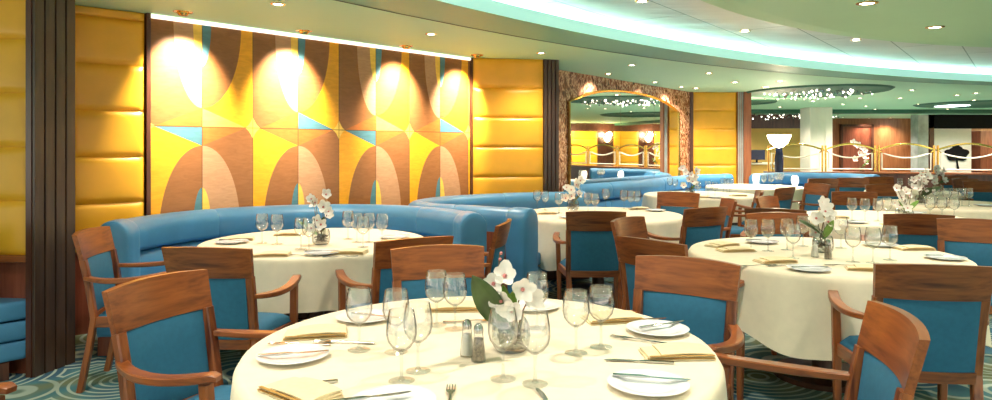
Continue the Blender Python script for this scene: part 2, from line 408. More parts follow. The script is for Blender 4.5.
# right padded panel and pillar
YR0, YR1 = (3.77,13.02), (4.60,13.02)
wall_seg('wall_back', (3.66,13.05), (4.62,13.05), 0, HC, 'redwood', .2, 'wall behind the far yellow panel')
padded(YR0, YR1, .34, .352, 6, 'yellow padded leather panel right of the marble mirror wall')
fluted((4.61,12.96),(4.72,12.96), .5, 3, 'greyish fluted column right of the far yellow panel', 'greycol', 'veneer')
bm = bmesh.new(); box(bm, 4.72,4.86,12.94,13.6,0,HC,.004); tag(link('column', bm, 'veneer'), 'light brown wooden pillar side by the far yellow panel', kind='structure')
bm = bmesh.new(); box(bm, 3.70,3.76,12.95,13.05,0,HC,.004); tag(link('column', bm, 'darkwood'), 'narrow dark upright right of the marble wall', kind='structure')
# far rooms
wall_seg('wall_back', (6.5,22.0),(10.2,22.0), 0, 2.02, 'ochre', .2, 'ochre far wall behind the lamp')
wall_seg('wall_back', (6.5,21.9),(10.2,21.9), 2.0, HC, 'darkwood', .2, 'dark bulkhead over the ochre far wall')
bm = bmesh.new(); box(bm, 8.27,8.86,17.9,18.5,0,HC,.01)
for x in (8.45,8.66): box(bm, x,x+.02,17.885,17.9,0,HC)
tag(link('column', bm, 'cream_paint'), 'pale square column behind the brass railing', kind='structure')
wall_seg('wall_back', (11.0,25.0),(15.4,25.0), 0, HC, 'veneer', .2, 'orange wood veneer wall at the far end')
wall_seg('wall_back', (9.8,22.2),(11.2,25.0), 0, HC, 'veneer', .2, 'angled veneer wall behind the pale column')
bm = bmesh.new(); box(bm, 12.7,13.75,24.93,24.99,0,2.15); 
dr = link('door_1', bm, 'redwood'); tag(dr, 'dark wooden door in the far veneer wall', kind='structure')
bm = bmesh.new(); box(bm, 12.62,12.7,24.88,25,0,2.23); box(bm, 13.75,13.83,24.88,25,0,2.23); box(bm, 12.62,13.83,24.88,25,2.15,2.23); link('door_frame', bm, 'darkwood', dr)
bm = bmesh.new(); tube(bm, [(13.62,24.9,1.0),(13.62,24.86,1.0),(13.5,24.86,1.0)], .012, 6); link('door_handle', bm, 'brass', dr)
bm = bmesh.new(); box(bm, 13.65,14.0,22.0,22.4,0,HC,.02); tag(link('column', bm, 'greycol'), 'grey marble pillar left of the white wall', kind='structure')
bm = bmesh.new(); box(bm, 14.03,14.18,22.0,22.3,0,HC,.005); tag(link('column', bm, 'darkwood'), 'narrow dark post left of the white wall', kind='structure')
wall_seg('wall_back', (14.18,22.2),(15.52,22.2), 0, 2.02, 'white', .2, 'white far wall with the tree picture')
wall_seg('wall_back', (14.0,22.0),(18.5,22.0), 2.0, HC, 'black', .2, 'dark bulkhead over the white far wall')
wall_seg('wall_back', (15.52,24.0),(19.9,24.0), 0, 2.1, 'veneer', .2, 'orange lit wall of the far shop')
# tree picture: round dark crown and thin trunk on the white wall
tr = empty('tree_picture', (15.05,22.19,.0)); tag(tr, 'black tree silhouette mounted on the white far wall', 'wall art')
bm = bmesh.new(); random.seed(3); pp=[]
for i in range(40):
    t=2*PI*i/40; rr=1+.12*math.sin(5*t)+.08*random.random(); pp.append((.36*rr*math.cos(t)-.02, 1.16+.26*rr*math.sin(t)*(1 if math.sin(t)>0 else .8)))
poly_slab(bm, pp, -.03, 0); link('crown', bm, 'black', tr)
bm = bmesh.new(); tube(bm, [(.02,-.015,.66),(.0,-.015,.82),(-.03,-.015,1.05)], [.05,.025,.03], 6); link('trunk', bm, 'black', tr)
# shop niche things at the right edge
bm = bmesh.new(); box(bm, 16.6,17.0,23.3,23.9,0,1.95,.01); 
for z in (.6,1.0,1.4): box(bm, 16.58,17.02,23.28,23.92,z,z+.03)
tag(link('display_cabinet', bm, 'redwood'), 'tall red-brown display cabinet at the far right', 'cabinet')
# wall across the room, seen in the mirror
wall_seg('wall_right', (20,27.5),(20,6), 0, HC, 'darkwood', .2, 'dark wooden wall across the room, seen in the mirror')
for k, y in enumerate((21.6,19.6,17.6,15.6)):
    P0, P1 = (19.98,y+.6),(19.98,y-.6)
    padded(P0, P1, .34, .352, 5, 'yellow padded panel reflected in the arched mirror, %s'%['at its right','right of centre','left of centre','at its left'][k])
    s = empty('wall_sconce', (19.95,y-1.0,1.75)); tag(s, 'glowing wall sconce reflected in the arched mirror, %s'%['at its right','right of centre','left of centre','at its left'][k], 'wall lamp', 'sconces across the room')
    bm = bmesh.new(); lathe(bm, [(0,-.14),(.08,-.1),(.14,0),(.15,.1),(.13,.1),(.0,-.05)], 16, off=(-.17,0,0)); link('lamp_shade', bm, 'sconce', s, smooth=True)
    bm = bmesh.new(); box(bm, -.06,.03,-.04,.04,-.16,.05,.01); link('bracket', bm, 'brass', s)
    lt = bpy.data.lights.new('sconce_light','POINT'); lt.energy = 35; lt.color=(1,.75,.42); lt.shadow_soft_size=.1
    lo_ = bpy.data.objects.new('sconce_light', lt); COL.objects.link(lo_); lo_.location=(19.6,y-1.0,1.95)

for y in (21.2,19.2,17.2,15.2,13.2):  # added spots without fittings, brightening the yellow panels the mirror shows
    l = bpy.data.lights.new('downlight_or_fill_lamp','SPOT'); l.energy=260; l.color=(1,.87,.62); l.spot_size=R(120); l.spot_blend=1; l.shadow_soft_size=.05
    q = bpy.data.objects.new('downlight_or_fill_lamp', l); COL.objects.link(q); q.location=(18.7,y,HC-.03); q.rotation_euler=(0,R(-30),0)
for x,y,e in ((14.9,20.9,170),(8.3,16.6,110),(12.6,22.6,150),(8.2,20.6,90),(17.6,22.8,120),(11.2,20.5,100)):  # added fill spots, no fittings: lift the far walls, column and tree picture
    l = bpy.data.lights.new('downlight_or_fill_lamp','SPOT'); l.energy=e; l.color=(1,.9,.76); l.spot_size=R(140); l.spot_blend=1; l.shadow_soft_size=.05
    q = bpy.data.objects.new('downlight_or_fill_lamp', l); COL.objects.link(q); q.location=(x,y,HC-.15)
# partition with brass railing
RL = [(2.9+2.2,14.6),(7.15,14.4),(8.05,14.25),(9.05,14.1),(10.2,13.9),(11.6,13.7),(13.2,13.5)]
PR = [at(768,14.55), at(825,14.4), at(878,14.2), at(937,13.9), at(1004,13.5), at(1075,13.2)]
for i in range(len(PR)-1):
    P0, P1 = PR[i], PR[i+1]; l_, a_ = frame2(P0,P1)
    bm = bmesh.new(); box(bm, 0,l_,0,.32,0,.84); 
    names = ['below the leftmost railing bay','below the second railing bay','below the railing bay before the dark door','below the railing bay before the tree picture','at the far right beyond the frame']
    tag(link('partition', bm, 'darkwood', loc=P0, rz=a_), 'low wooden partition '+names[i], kind='structure')
    bm = bmesh.new(); box(bm, -.01,l_+.01,-.03,.35,.84,.875,.006); tag(link('trim_%d'%(10+i), bm, 'wood_x', loc=P0, rz=a_), 'wooden capping of the partition '+names[i], kind='structure')
    r = empty('railing_panel', (P0.x,P0.y,.875), a_)
    tag(r, ['brass railing bay beside the round lamp','brass railing bay with the pale column behind its left end','brass railing bay left of the grey pillar','brass railing bay in front of the tree picture','brass railing bay at the far right'][i], 'railing', 'brass railing bays on the partition')
    y = .07
    for x in (.03, l_-.03):
        bm = bmesh.new(); tube(bm, [(x,y,0),(x,y,.5),(x+.0,y,.56)], .022, 8); link('post', bm, 'brass', r, smooth=True)
    bm = bmesh.new(); tube(bm, [(.0+l_*t,y,.46+.13*math.sin(PI*t)) for t in [k/16 for k in range(17)]], .02, 8); link('top_arch', bm, 'brass', r, smooth=True)
    bm = bmesh.new(); c = .09
    loop = [(c,y,.06),(l_-c,y,.06),(l_-c,y,.40)]+[(l_-c-(l_-2*c)*t,y,.40-.10*math.sin(PI*t)) for t in [k/12 for k in range(1,12)]]+[(c,y,.40),(c,y,.06)]
    tube(bm, loop, .016, 6); link('inner_frame', bm, 'cream_paint', r, smooth=True)
    bm = bmesh.new(); tube(bm, [(c,y,.40),(.03,y,.47)], .012, 6); link('scroll', bm, 'brass', r); 
    bm = bmesh.new(); tube(bm, [(l_-c,y,.40),(l_-.03,y,.47)], .012, 6); link('scroll', bm, 'brass', r)
# uplighter lamp
lp = empty('floor_lamp', at(779,14.0)); tag(lp, 'uplighter lamp with glowing white bowl on a dark post', 'lamp')
bm = bmesh.new(); lathe(bm, [(0,1.38),(.08,1.40),(.17,1.48),(.225,1.60),(.23,1.65),(.21,1.65),(0,1.50)], 24); link('lamp_shade', bm, 'lamp', lp, smooth=True)
bm = bmesh.new(); lathe(bm, [(.12,0),(.12,.03),(.06,.06),(.075,.7),(.09,1.2),(.06,1.38),(0,1.38)], 16); link('pole', bm, 'screen', lp, smooth=True)
bm = bmesh.new(); sweep(bm, [(-.1,0,.7),(-.14,0,1.0),(-.07,0,1.32)], .02,.02); link('brace', bm, 'brass', lp)
l = bpy.data.lights.new('uplighter_light','POINT'); l.energy=35; l.color=(1,.8,.55); l.shadow_soft_size=.12
o = bpy.data.objects.new('uplighter_light', l); COL.objects.link(o); o.location=at(779,14.0,1.8)
# monitor on a service desk
dk = empty('service_desk', at(757,16.5)); tag(dk, 'cream service desk left of the uplighter lamp', 'desk')
bm = bmesh.new(); box(bm, -.45,.45,-.3,.3,0,.98,.01); link('body', bm, 'ochre', dk)
bm = bmesh.new(); box(bm, -.5,.5,-.35,.35,.98,1.02,.008); link('worktop', bm, 'cream_paint', dk)
mo = empty('monitor', at(757,16.4,1.02)); tag(mo, 'small dark computer monitor on the service desk', 'monitor')
bm = bmesh.new(); box(bm, -.19,.19,-.02,.02,.07,.31,.006); link('screen', bm, 'screen', mo)
bm = bmesh.new(); box(bm, -.02,.02,0,.03,0,.1); box(bm, -.1,.1,-.06,.08,0,.01); link('stand', bm, 'black', mo)

# ------------------------------------------------------------------ banquettes
def loop_sweep(path, prof, name, mat, parent, endround=.05):
    """path: list of Vector (plan), room side is to the LEFT of travel; prof: closed loop of (inward offset, z)"""
    n = len(path); cum = [0]
    for i in range(1,n): cum.append(cum[-1]+(path[i]-path[i-1]).length)
    tot = cum[-1]; st = []
    er = min(endround, tot*.3)
    for t in (0,.1,.3,.6,1): st.append((er*t, (1-(1-t)**2)**.5))
    m = max(6, int(tot/.07))
    for k in range(1,m): st.append((er+(tot-2*er)*k/m, 1))
    for t in (1,.6,.3,.1,0): st.append((tot-er*t, (1-(1-t)**2)**.5))
    def P(s):
        s = min(max(s,0),tot); i = 0
        while i < n-2 and cum[i+1] < s: i += 1
        f = (s-cum[i])/max(1e-9,cum[i+1]-cum[i]); p = path[i].lerp(path[i+1], f)
        a = path[max(i-1,0)]; b = path[min(i+2,n-1)]; d = (b-a).normalized(); return p, Vector((-d.y,d.x,0))
    cx = sum(p[0] for p in prof)/len(prof); cz = sum(p[1] for p in prof)/len(prof)
    bm = bmesh.new(); rings = []
    for s, k in st:
        p, nr = P(s); kk = .86+.14*k
        rings.append([bm.verts.new(p+nr*(cx+(d-cx)*kk)+Vector((0,0,cz+(z-cz)*(.93+.07*k)))) for d,z in prof])
    q = len(prof)
    for a, b in zip(rings, rings[1:]):
        for i in range(q): bm.faces.new((a[i],a[(i+1)%q],b[(i+1)%q],b[i]))
    caps = [rings[0], rings[-1][::-1]]
    for c_ in caps:   # domed end: one inner ring pushed out, then a small face
        m_ = sum((v.co for v in c_), Vector())/len(c_); out = (m_ - (sum((v.co for v in (rings[3] if c_ is rings[0] else rings[-4])), Vector())/q)).normalized()
        prev = c_
        for k_, o_ in ((.8,.006),(.5,.010)):
            nw = [bm.verts.new(m_+(v.co-m_)*k_+out*o_) for v in c_]
            for i in range(q): bm.faces.new((prev[i],prev[(i+1)%q],nw[(i+1)%q],nw[i]))
            prev = nw
        bm.faces.new(prev)
    return link(name, bm, mat, parent, smooth=True, sharp=75)
def arcp(cx,cz,w,h,a0,a1,n=8): return [(cx+w*math.cos(R(a0+(a1-a0)*i/n)), cz+h*math.sin(R(a0+(a1-a0)*i/n))) for i in range(n+1)]
ROLL = arcp(.10,.80,.10,.10,200,-20,12)+arcp(.12,.71,.075,.05,-10,-60,3)+[(.12,.66),(.01,.66)]
LOWB = [(.01,.655),(.14,.655),(.165,.62),(.165,.47),(.15,.42),(.01,.42)]
SEAT = arcp(.20,.42,.05,.045,180,90,3)+arcp(.60,.405,.07,.06,90,-60,8)+[(.6,.35),(.16,.35)]
ROLL2 = arcp(.58,.285,.075,.058,80,-80,8)+[(.5,.228),(.1,.228),(.1,.342)]
ROLL3 = arcp(.57,.165,.08,.058,80,-80,8)+[(.5,.108),(.1,.108),(.1,.222)]
OUTER = [(-.0,.0),(-.0,.70),(.02,.70),(.02,.42),(.1,.42),(.1,.10),(.08,.0)]
KICK = [(.08,0),(.08,.105),(.50,.105),(.50,0)]
ENDP = arcp(.105,.80,.115,.108,190,-10,12)+[(.222,.6),(.215,.12),(.0,.12),(-.008,.6)]
def cut(path, fr):
    n = len(path)-1; out = []
    for a, b in zip(fr, fr[1:]): i0, i1 = round(a*n), round(b*n); out.append(path[i0:i1+1])
    return out
def banquette(path, fr, label, seatcut=(0,1), group='curved blue booths'):
    r = empty('banquette', (0,0,0)); 
    c = sum(path, Vector())/len(path); r.location = (c.x,c.y,0); tag(r, label, 'banquette', group)
    path = [p-Vector((c.x,c.y,0)) for p in path]
    for seg in cut(path, fr):
        loop_sweep(seg, ROLL, 'backrest_roll', 'booth_blue', r, .05)
        loop_sweep(seg, LOWB, 'backrest', 'booth_blue', r, .03)
    n = len(path)-1; sp = path[round(seatcut[0]*n):round(seatcut[1]*n)+1]
    for pf, nm in ((SEAT,'seat'),(ROLL2,'upholstered_front'),(ROLL3,'upholstered_front')): loop_sweep(sp, pf, nm, 'booth_blue', r, .06)
    loop_sweep(sp, KICK, 'kick_base', 'darkwood', r, .001)
    def tail(p, m=.16):
        out=[p[0]+(p[0]-p[1]).normalized()*.035, p[0]]; L_=0
        for a,b in zip(p,p[1:]):
            d_=(b-a).length
            if L_+d_ >= m: out.append(a.lerp(b,(m-L_)/d_)); break
            out.append(b); L_+=d_
        return out
    loop_sweep(tail(path), ENDP, 'end_panel', 'booth_blue', r, .07)
    loop_sweep(tail(path[::-1])[::-1], ENDP, 'end_panel', 'booth_blue', r, .07)
    loop_sweep(path, OUTER, 'outer_shell', 'redwood', r, .001)
    return r
def arc(c, rad, a0, a1, n=64, ry=None):
    return [Vector((c[0]+rad*math.cos(R(a0+(a1-a0)*i/n)), c[1]+(ry or rad)*math.sin(R(a0+(a1-a0)*i/n)),0)) for i in range(n+1)]
T2 = (-1.245,4.6)
banquette(arc((-1.34,4.72),1.34,20,187), [0,.2,.46,.72,1], 'curved blue booth in front of the inlaid mural')
B2 = [Vector((p.x,p.y,0)) for p in spline([(.95,7.72),(.45,7.66),(-.1,7.42),(-.62,6.95),(-.84,6.4),(-.64,6.0),(-.2,5.72),(.20,5.44)], 10)]
banquette(B2, [0,.25,.56,.8,1], 'curved blue booth below the middle yellow panel', seatcut=(0,.94))
B3 = [Vector((p.x,p.y,0)) for p in spline([(4.3,12.75),(3.6,12.5),(2.9,11.6),(2.1,10.45),(1.3,9.5),(.95,9.1),(.85,8.6)], 10)]
banquette(B3, [0,.2,.4,.62,.8,1], 'blue booth below the arched mirror', seatcut=(0,.75))
B4 = [Vector((p.x,p.y,0)) for p in spline([(6.95,12.3),(6.75,13.0),(6.0,13.5),(5.3,13.4),(4.75,12.75)], 10)]
banquette(B4, [0,.33,.66,1], 'far blue booth in front of the round lamp')
banquette(arc((-4.15,2.7),1.35,190,48), [0,.5,1], 'blue booth at the left edge of the room', seatcut=(0,1))
# ------------------------------------------------------------------ chairs
def make_chair():
    r = empty('dining_chair')
    def curvey(x, d=.035): return d*(1-(2*x)**2*4*.0) if False else 0
    # top rail: slab bowed backwards, ends forward
    def bowed(z0,z1,y0,y1,hw0,hw1,th,bow,mat,name,nx=12,crown=0,puff=0):
        bm = bmesh.new(); nz = 6 if puff else 3; fr=[]; bk=[]
        for j in range(nz+1):
            v=j/nz; z=z0+(z1-z0)*v; yb=y0+(y1-y0)*v; hw=hw0+(hw1-hw0)*v; a=[];b=[]
            for i in range(nx+1):
                u=2*i/nx-1; x=u*hw; y=yb-bow*(1-(x/.23)**2)
                zz = z+(crown*(1-u*u) if j==nz else 0)
                p = puff*(max(0,1-u**6)**.5)*(max(0,1-(2*v-1)**6)**.5)
                a.append(bm.verts.new((x,y+th/2+p,zz))); b.append(bm.verts.new((x,y-th/2-p*.6,zz)))
            fr.append(a); bk.append(b)
        for j in range(nz):
            for i in range(nx):
                bm.faces.new((fr[j][i],fr[j][i+1],fr[j+1][i+1],fr[j+1][i])); bm.faces.new((bk[j][i],bk[j+1][i],bk[j+1][i+1],bk[j][i+1]))
            bm.faces.new((fr[j][0],fr[j+1][0],bk[j+1][0],bk[j][0])); bm.faces.new((fr[j][nx],bk[j][nx],bk[j+1][nx],fr[j+1][nx]))
        for i in range(nx):
            bm.faces.new((fr[0][i],bk[0][i],bk[0][i+1],fr[0][i+1])); bm.faces.new((fr[nz][i],fr[nz][i+1],bk[nz][i+1],bk[nz][i]))
        es=[e for e in bm.edges if e.calc_face_angle(0)>R(50)]
        if not puff: bmesh.ops.bevel(bm, geom=es, offset=.004, segments=2, affect='EDGES')
        return link(name,bm,mat,r,smooth=True,sharp=35)
    bowed(.752,.900,-.262,-.300,.224,.233,.026,.035,'wood_x','top_rail',crown=.010)
    bowed(.385,.435,-.212,-.218,.19,.192,.024,.024,'wood_x','lower_rail')
    bowed(.437,.750,-.218,-.262,.184,.190,.012,.031,'seat_blue','backrest',puff=.016)
    for s in (-1,1):
        bm = bmesh.new()
        sweep(bm, [(s*.190,-.285,0),(s*.196,-.235,.25),(s*.203,-.205,.42),(s*.204,-.235,.62),(s*.207,-.262,.755)], .042,.034, side=(1,0,0))
        link('leg', bm, 'wood_z', r)
        bm = bmesh.new(); sweep(bm, [(s*.235,.185,0),(s*.240,.180,.3),(s*.252,.160,.645)], .038,.038, side=(1,0,0), taper=[.75,1,1]); link('leg', bm, 'wood_z', r)
        bm = bmesh.new()
        pts = bez((s*.210,-.245,.655),(s*.30,-.10,.632),(s*.29,.05,.648),(s*.255,.19,.672),12)
        pts.append(Vector((s*.250,.21,.668)))
        sweep(bm, pts, .05,.026, taper=[.8,.85,.9,.95,1,1,1,1,1,1,1,1,.95,.7]); link('armrest', bm, 'wood_y', r, smooth=True)
        bm = bmesh.new(); sweep(bm, [(s*.205,-.20,.40),(s*.240,.17,.40)], .022,.06); link('seat_rail', bm, 'wood_y', r)
    bm = bmesh.new(); sweep(bm, [(-.235,.172,.40),(.235,.172,.40)], .022,.06, side=(0,1,0)); link('seat_rail', bm, 'wood_x', r)
    bm = bmesh.new(); nx, ny = 10,10; top=[];bot=[]
    for j in range(ny+1):
        v=j/ny; y=-.185+.38*v; hw=.195+.045*v; a=[];b=[]
        for i in range(nx+1):
            u=2*i/nx-1; p=.045*(max(0,1-u**6)**.5)*(max(0,1-(2*v-1)**6)**.5)+.012
            a.append(bm.verts.new((u*hw,y,.425+p))); b.append(bm.verts.new((u*hw,y,.425)))
        top.append(a);bot.append(b)
    for j in range(ny):
        for i in range(nx): bm.faces.new((top[j][i],top[j][i+1],top[j+1][i+1],top[j+1][i])); bm.faces.new((bot[j][i],bot[j+1][i],bot[j+1][i+1],bot[j][i+1]))
        bm.faces.new((top[j][0],top[j+1][0],bot[j+1][0],bot[j][0])); bm.faces.new((top[j][nx],bot[j][nx],bot[j+1][nx],top[j+1][nx]))
    for i in range(nx): bm.faces.new((top[0][i],bot[0][i],bot[0][i+1],top[0][i+1])); bm.faces.new((top[ny][i],top[ny][i+1],bot[ny][i+1],bot[ny][i]))
    link('seat', bm, 'seat_blue', r, smooth=True, sharp=60)
    return r
TB = [
 ('T1', -.05,2.22,.75, 'foreground table'), ('T2', -1.245,4.70,.76,'mural booth table'), ('T3', 1.99,4.15,.78,'right-hand table'),
 ('T4', .99,6.6,.80,'middle table'), ('T5', 2.8,9.3,.76,'table before the mirror booth'), ('T6', 4.25,11.2,.76,'table left of the round lamp'),
 ('T7', 3.55,6.25,.76,'flowered table behind the right-hand one'), ('T8', 5.2,7.7,.78,'second right table'), ('T9', 6.1,10.0,.6,'farthest right table')]
TB0 = TB
chair0 = make_chair(); used = False
def chair(x, y, face, label):
    """x, y: middle of the top rail; face: compass angle the sitter looks (0 = +x)"""
    global used
    o = chair0 if not used else copy_tree(chair0); used = True
    a = R(face); off = .30
    for k, tx, ty, tr_, nm in TB0:
        dx, dy = tx-x, ty-y; dd = math.hypot(dx,dy); need = tr_+.49
        if dd < need and (dx*math.cos(a)+dy*math.sin(a)) > .7*dd:
            m_ = min(.04, need-dd); x -= dx/dd*m_; y -= dy/dd*m_
    o.location = (x+off*math.cos(a), y+off*math.sin(a), 0); o.rotation_euler = (0,0,a-PI/2)
    tag(o, label, 'chair', 'wooden dining chairs with blue upholstery'); return o
CHAIRS = [
 (-1.27,2.56,-20,'wooden armchair at the left of the foreground table, blue back panel facing outward'),
 (-1.43,3.36,83,'dark-railed armchair seen from behind, just beyond the left foreground chair'),
 (-2.42,4.07,9,'armchair seen side-on at the left end of the mural booth'),
 (-.44,3.70,122,'dark-railed armchair seen from behind, tucked behind the orange-railed chair'),
 (-.28,3.33,-76,'orange-railed armchair facing the camera behind the foreground table glasses'),
 (.81,2.97,-124,'armchair with wide orange rail and blue panel, right rear of the foreground table'),
 (.85,3.66,38,'dark curved-rail armchair seen from behind, just beyond the right rear foreground chair'),
 (.95,4.70,-38,'armchair turned sideways between the middle table and its dark neighbour'),
 (.77,5.24,90,'dark armchair seen squarely from behind at the middle table, navy back panel'),
 (1.70,5.6,118,'armchair with brown rail and teal panel at right front of the middle table'),
 (2.17,6.45,176,'armchair seen edge-on at the right side of the middle table'),
 (1.97,7.4,-122,'armchair beyond the middle table with teal seat, facing the camera'),
 (1.85,2.87,80,'large armchair seen from behind with navy panel, front of the right-hand table'),
 (1.15,1.99,166,'nearest armchair at lower right, curved arm reaching to the foreground table'),
 (3.27,4.62,-123,'armchair at the right edge with pale blue panel facing the camera'),
 (3.12,5.02,75,'dark armchair seen from behind, back to back with the pale blue one'),
 (2.09,5.04,-88,'armchair with broad brown rail directly beyond the right-hand table glasses'),
 (2.24,5.46,62,'dark armchair seen from behind, back to back with the broad-railed one'),
 (2.74,6.78,-45,'light brown armchair facing right, beyond the back-to-back pair'),
 (2.98,7.7,165,'armchair with one arm toward the long white tables, teal seat'),
 (3.52,8.35,130,'light brown armchair behind the candle table corner'),
 (4.35,9.2,195,'armchair seen side-on with bright blue panel in the background'),
 (5.15,10.7,85,'background armchair left of the rounded booth end'),
 (5.72,10.9,70,'background armchair with navy panel by the rounded booth end'),
 (6.3,11.2,-95,'background armchair with brown rail right of the rounded booth end'),
 (3.98,7.55,75,'dark armchair from behind at the left of the flowered right table'),
 (5.1,8.95,-90,'background armchair behind the flowers on the second right table'),
 (7.3,10.6,-80,'reddish background armchair below the tree picture'),
 (7.0,9.8,-110,'background armchair at the right edge with a blue panel'),
 (7.8,11.6,-95,'farthest armchair at the right edge by the partition'),
 (.05,4.52,170,'armchair seen edge-on between the two curved booths'),
 (-1.97,1.80,0,'armchair at the lower left corner of which only an arm shows'),
 (4.35,5.2,100,'armchair beyond the right edge with its back to the camera'),
]
for c in CHAIRS: chair(*c)

# ------------------------------------------------------------------ tables
def make_table(name, x, y, r, seed, label, cl_label, square=0):
    t = empty('round_table', (x,y,0)); tag(t, label, 'table', 'round dining tables')
    bm = bmesh.new(); lathe(bm, [(0,.715),(r-.01,.715),(r-.01,.74),(0,.74)], 48); link('tabletop', bm, 'redwood', t)
    bm = bmesh.new(); lathe(bm, [(.28,0),(.28,.03),(.06,.06),(.05,.6),(.12,.715)], 24); link('pedestal', bm, 'darkwood', t, smooth=True)
    rnd = random.Random(seed); ph = rnd.random()*6; n = 192; bm = bmesh.new()
    prof = [(0,0),(.3,0),(.7,0),(1-.022/r,0)]
    rings=[]
    for k,_ in prof:
        if k==0: rings.append([bm.verts.new((0,0,.7505))])
        else: rings.append([bm.verts.new((k*r*math.cos(2*PI*i/n),k*r*math.sin(2*PI*i/n),.7505)) for i in range(n)])
    a1,a2,a3 = [rnd.uniform(0,6) for _ in range(3)]
    S = [.0,.03,.08,.2,.35,.5,.65,.8,1]
    for k,s in enumerate(S):
        rg=[]
        for i in range(n):
            th=2*PI*i/n
            sq=(abs(math.cos(2*(th-ph)))**3)
            ln = .30+.13*sq
            f=.5*math.cos(11*th+a1)+.35*math.cos(17*th+a2)+.3*math.cos(7*th+a3)
            fl = s**.8
            rr = r+ (-.006 if s==0 else .004) + .012*fl + .035*fl*f + .02*fl*sq
            rg.append(bm.verts.new((rr*math.cos(th),rr*math.sin(th),.7505-.006*(k>0)-(ln*s))))
        rings.append(rg)
    for a,b in zip(rings,rings[1:]):
        for i in range(n):
            j=(i+1)%n
            if len(a)==1: bm.faces.new((a[0],b[i],b[j]))
            else: bm.faces.new((a[i],b[i],b[j],a[j]))
    c = link('tablecloth', bm, 'cloth', smooth=True, sharp=70, loc=(x,y,0)); tag(c, cl_label, 'tablecloth', 'cream round tablecloths')
WHERE = {'T1':'the foreground table','T2':'the mural booth table','T3':'the nearest right table','T4':'the middle table','T5':'the mirror booth table','T6':'the table left of the bowl lamp','T7':'the second right table','T8':'the third right table','T9':'the farthest right table'}
TC = {}
for i,(k,x,y,r,nm) in enumerate(TB):
    TC[k] = (x,y,r)
    make_table(k, x,y,r, 20+i, 'round pedestal table under the cream cloth, '+WHERE[k].replace('the ','',1), 'cream tablecloth draped over '+WHERE[k])
TZ = .752
# --- tableware prototypes
def make_glass():
    r = empty('wine_glass')
    bm = bmesh.new(); lathe(bm, [(0,.082),(.012,.084),(.026,.094),(.0375,.110),(.0425,.130),(.0422,.152),(.0385,.176),(.0345,.197),(.0335,.1975),(.0372,.176),(.0406,.152),(.041,.131),(.0358,.111),(.024,.096),(.011,.0875),(0,.086)], 28); link('bowl', bm, 'glass', r, smooth=True, sharp=80)
    bm = bmesh.new(); lathe(bm, [(.0095,.003),(.0045,.012),(.0036,.04),(.0038,.07),(.008,.0835)], 14); link('stem', bm, 'glassthick', r, smooth=True)
    bm = bmesh.new(); lathe(bm, [(0,.0),(.036,.0),(.0365,.0014),(.022,.0035),(.0095,.0055),(0,.006)], 28); link('foot', bm, 'glassfoot', r, smooth=True)
    return r
def make_plate():
    r = empty('side_plate')
    bm = bmesh.new(); lathe(bm, [(0,.003),(.055,.003),(.06,.0),(.065,.003),(.08,.0085),(.104,.0125),(.109,.0145),(.104,.0155),(.080,.0115),(.066,.0065),(.06,.0055),(0,.0055)], 48); link('dish', bm, 'china', r, smooth=True, sharp=60)
    return r
def make_knife():
    r = empty('knife'); bm = bmesh.new()
    sweep(bm, [(-.10,0,.003),(-.02,0,.0035),(.0,0,.003)], .013,.006, taper=[1,1,.6]); link('handle', bm, 'silver', r, smooth=True)
    bm = bmesh.new(); poly=[(0,-.004),(.03,-.009),(.07,-.0095),(.1,-.004),(.108,.003),(.1,.006),(0,.004)]
    prism(bm, poly, .0025,.0038); link('blade', bm, 'silver', r); return r
def make_fork():
    r = empty('fork'); bm = bmesh.new()
    sweep(bm, [(-.10,0,.003),(-.03,0,.004),(.02,0,.007),(.045,0,.006)], .011,.004, taper=[1.2,.7,.6,1]); link('handle', bm, 'silver', r, smooth=True)
    bm = bmesh.new(); prism(bm, [(.04,-.006),(.055,-.012),(.065,-.0125),(.065,.0125),(.055,.012),(.04,.006)], .004,.0062)
    for k in range(4):
        y=-.0108+.0072*k; sweep(bm, [(.062,y,.0052),(.085,y,.004),(.105,y,.0055)], .0028,.002, side=(0,1,0))
    link('tines', bm, 'silver', r); return r
def make_napkin():
    r = empty('folded_napkin'); bm = bmesh.new()
    def fold(x0,x1,y0,y1,z,h,arch,nx=14):
        top=[];bot=[]
        for j in (0,1,2,3):
            v=j/3; y=y0+(y1-y0)*v; a=[];b=[]
            for i in range(nx+1):
                u=i/nx; x=x0+(x1-x0)*u; zz=z+arch*math.sin(PI*u)*(.6+.4*v); e = h*(1 if 0<j<3 else .5)
                a.append(bm.verts.new((x,y,zz+e))); b.append(bm.verts.new((x,y,zz)))
            top.append(a);bot.append(b)
        for j in range(3):
            for i in range(nx): bm.faces.new((top[j][i],top[j][i+1],top[j+1][i+1],top[j+1][i])); bm.faces.new((bot[j][i],bot[j+1][i],bot[j+1][i+1],bot[j][i+1]))
            bm.faces.new((top[j][0],top[j+1][0],bot[j+1][0],bot[j][0])); bm.faces.new((top[j][nx],bot[j][nx],bot[j+1][nx],top[j+1][nx]))
        for i in range(nx): bm.faces.new((top[0][i],bot[0][i],bot[0][i+1],top[0][i+1])); bm.faces.new((top[3][i],top[3][i+1],bot[3][i+1],bot[3][i]))
    fold(-.105,.105,-.058,.058,0,.006,.001); fold(-.10,.103,-.054,.056,.007,.006,.003); fold(-.06,.10,-.050,.058,.014,.006,.006)
    link('cloth_folds', bm, 'napkin', r, smooth=True, sharp=50)
    bm = bmesh.new()
    for z,x0,x1 in ((.0062,-.104,.104),(.0135,-.098,.102)): box(bm, x0,x1,-.060,-.050,z,z+.0012)  # ochre strips paint the gold edge and the shadow along the folds
    link('hem_shade', bm, 'napkin_hem_shade', r); return r
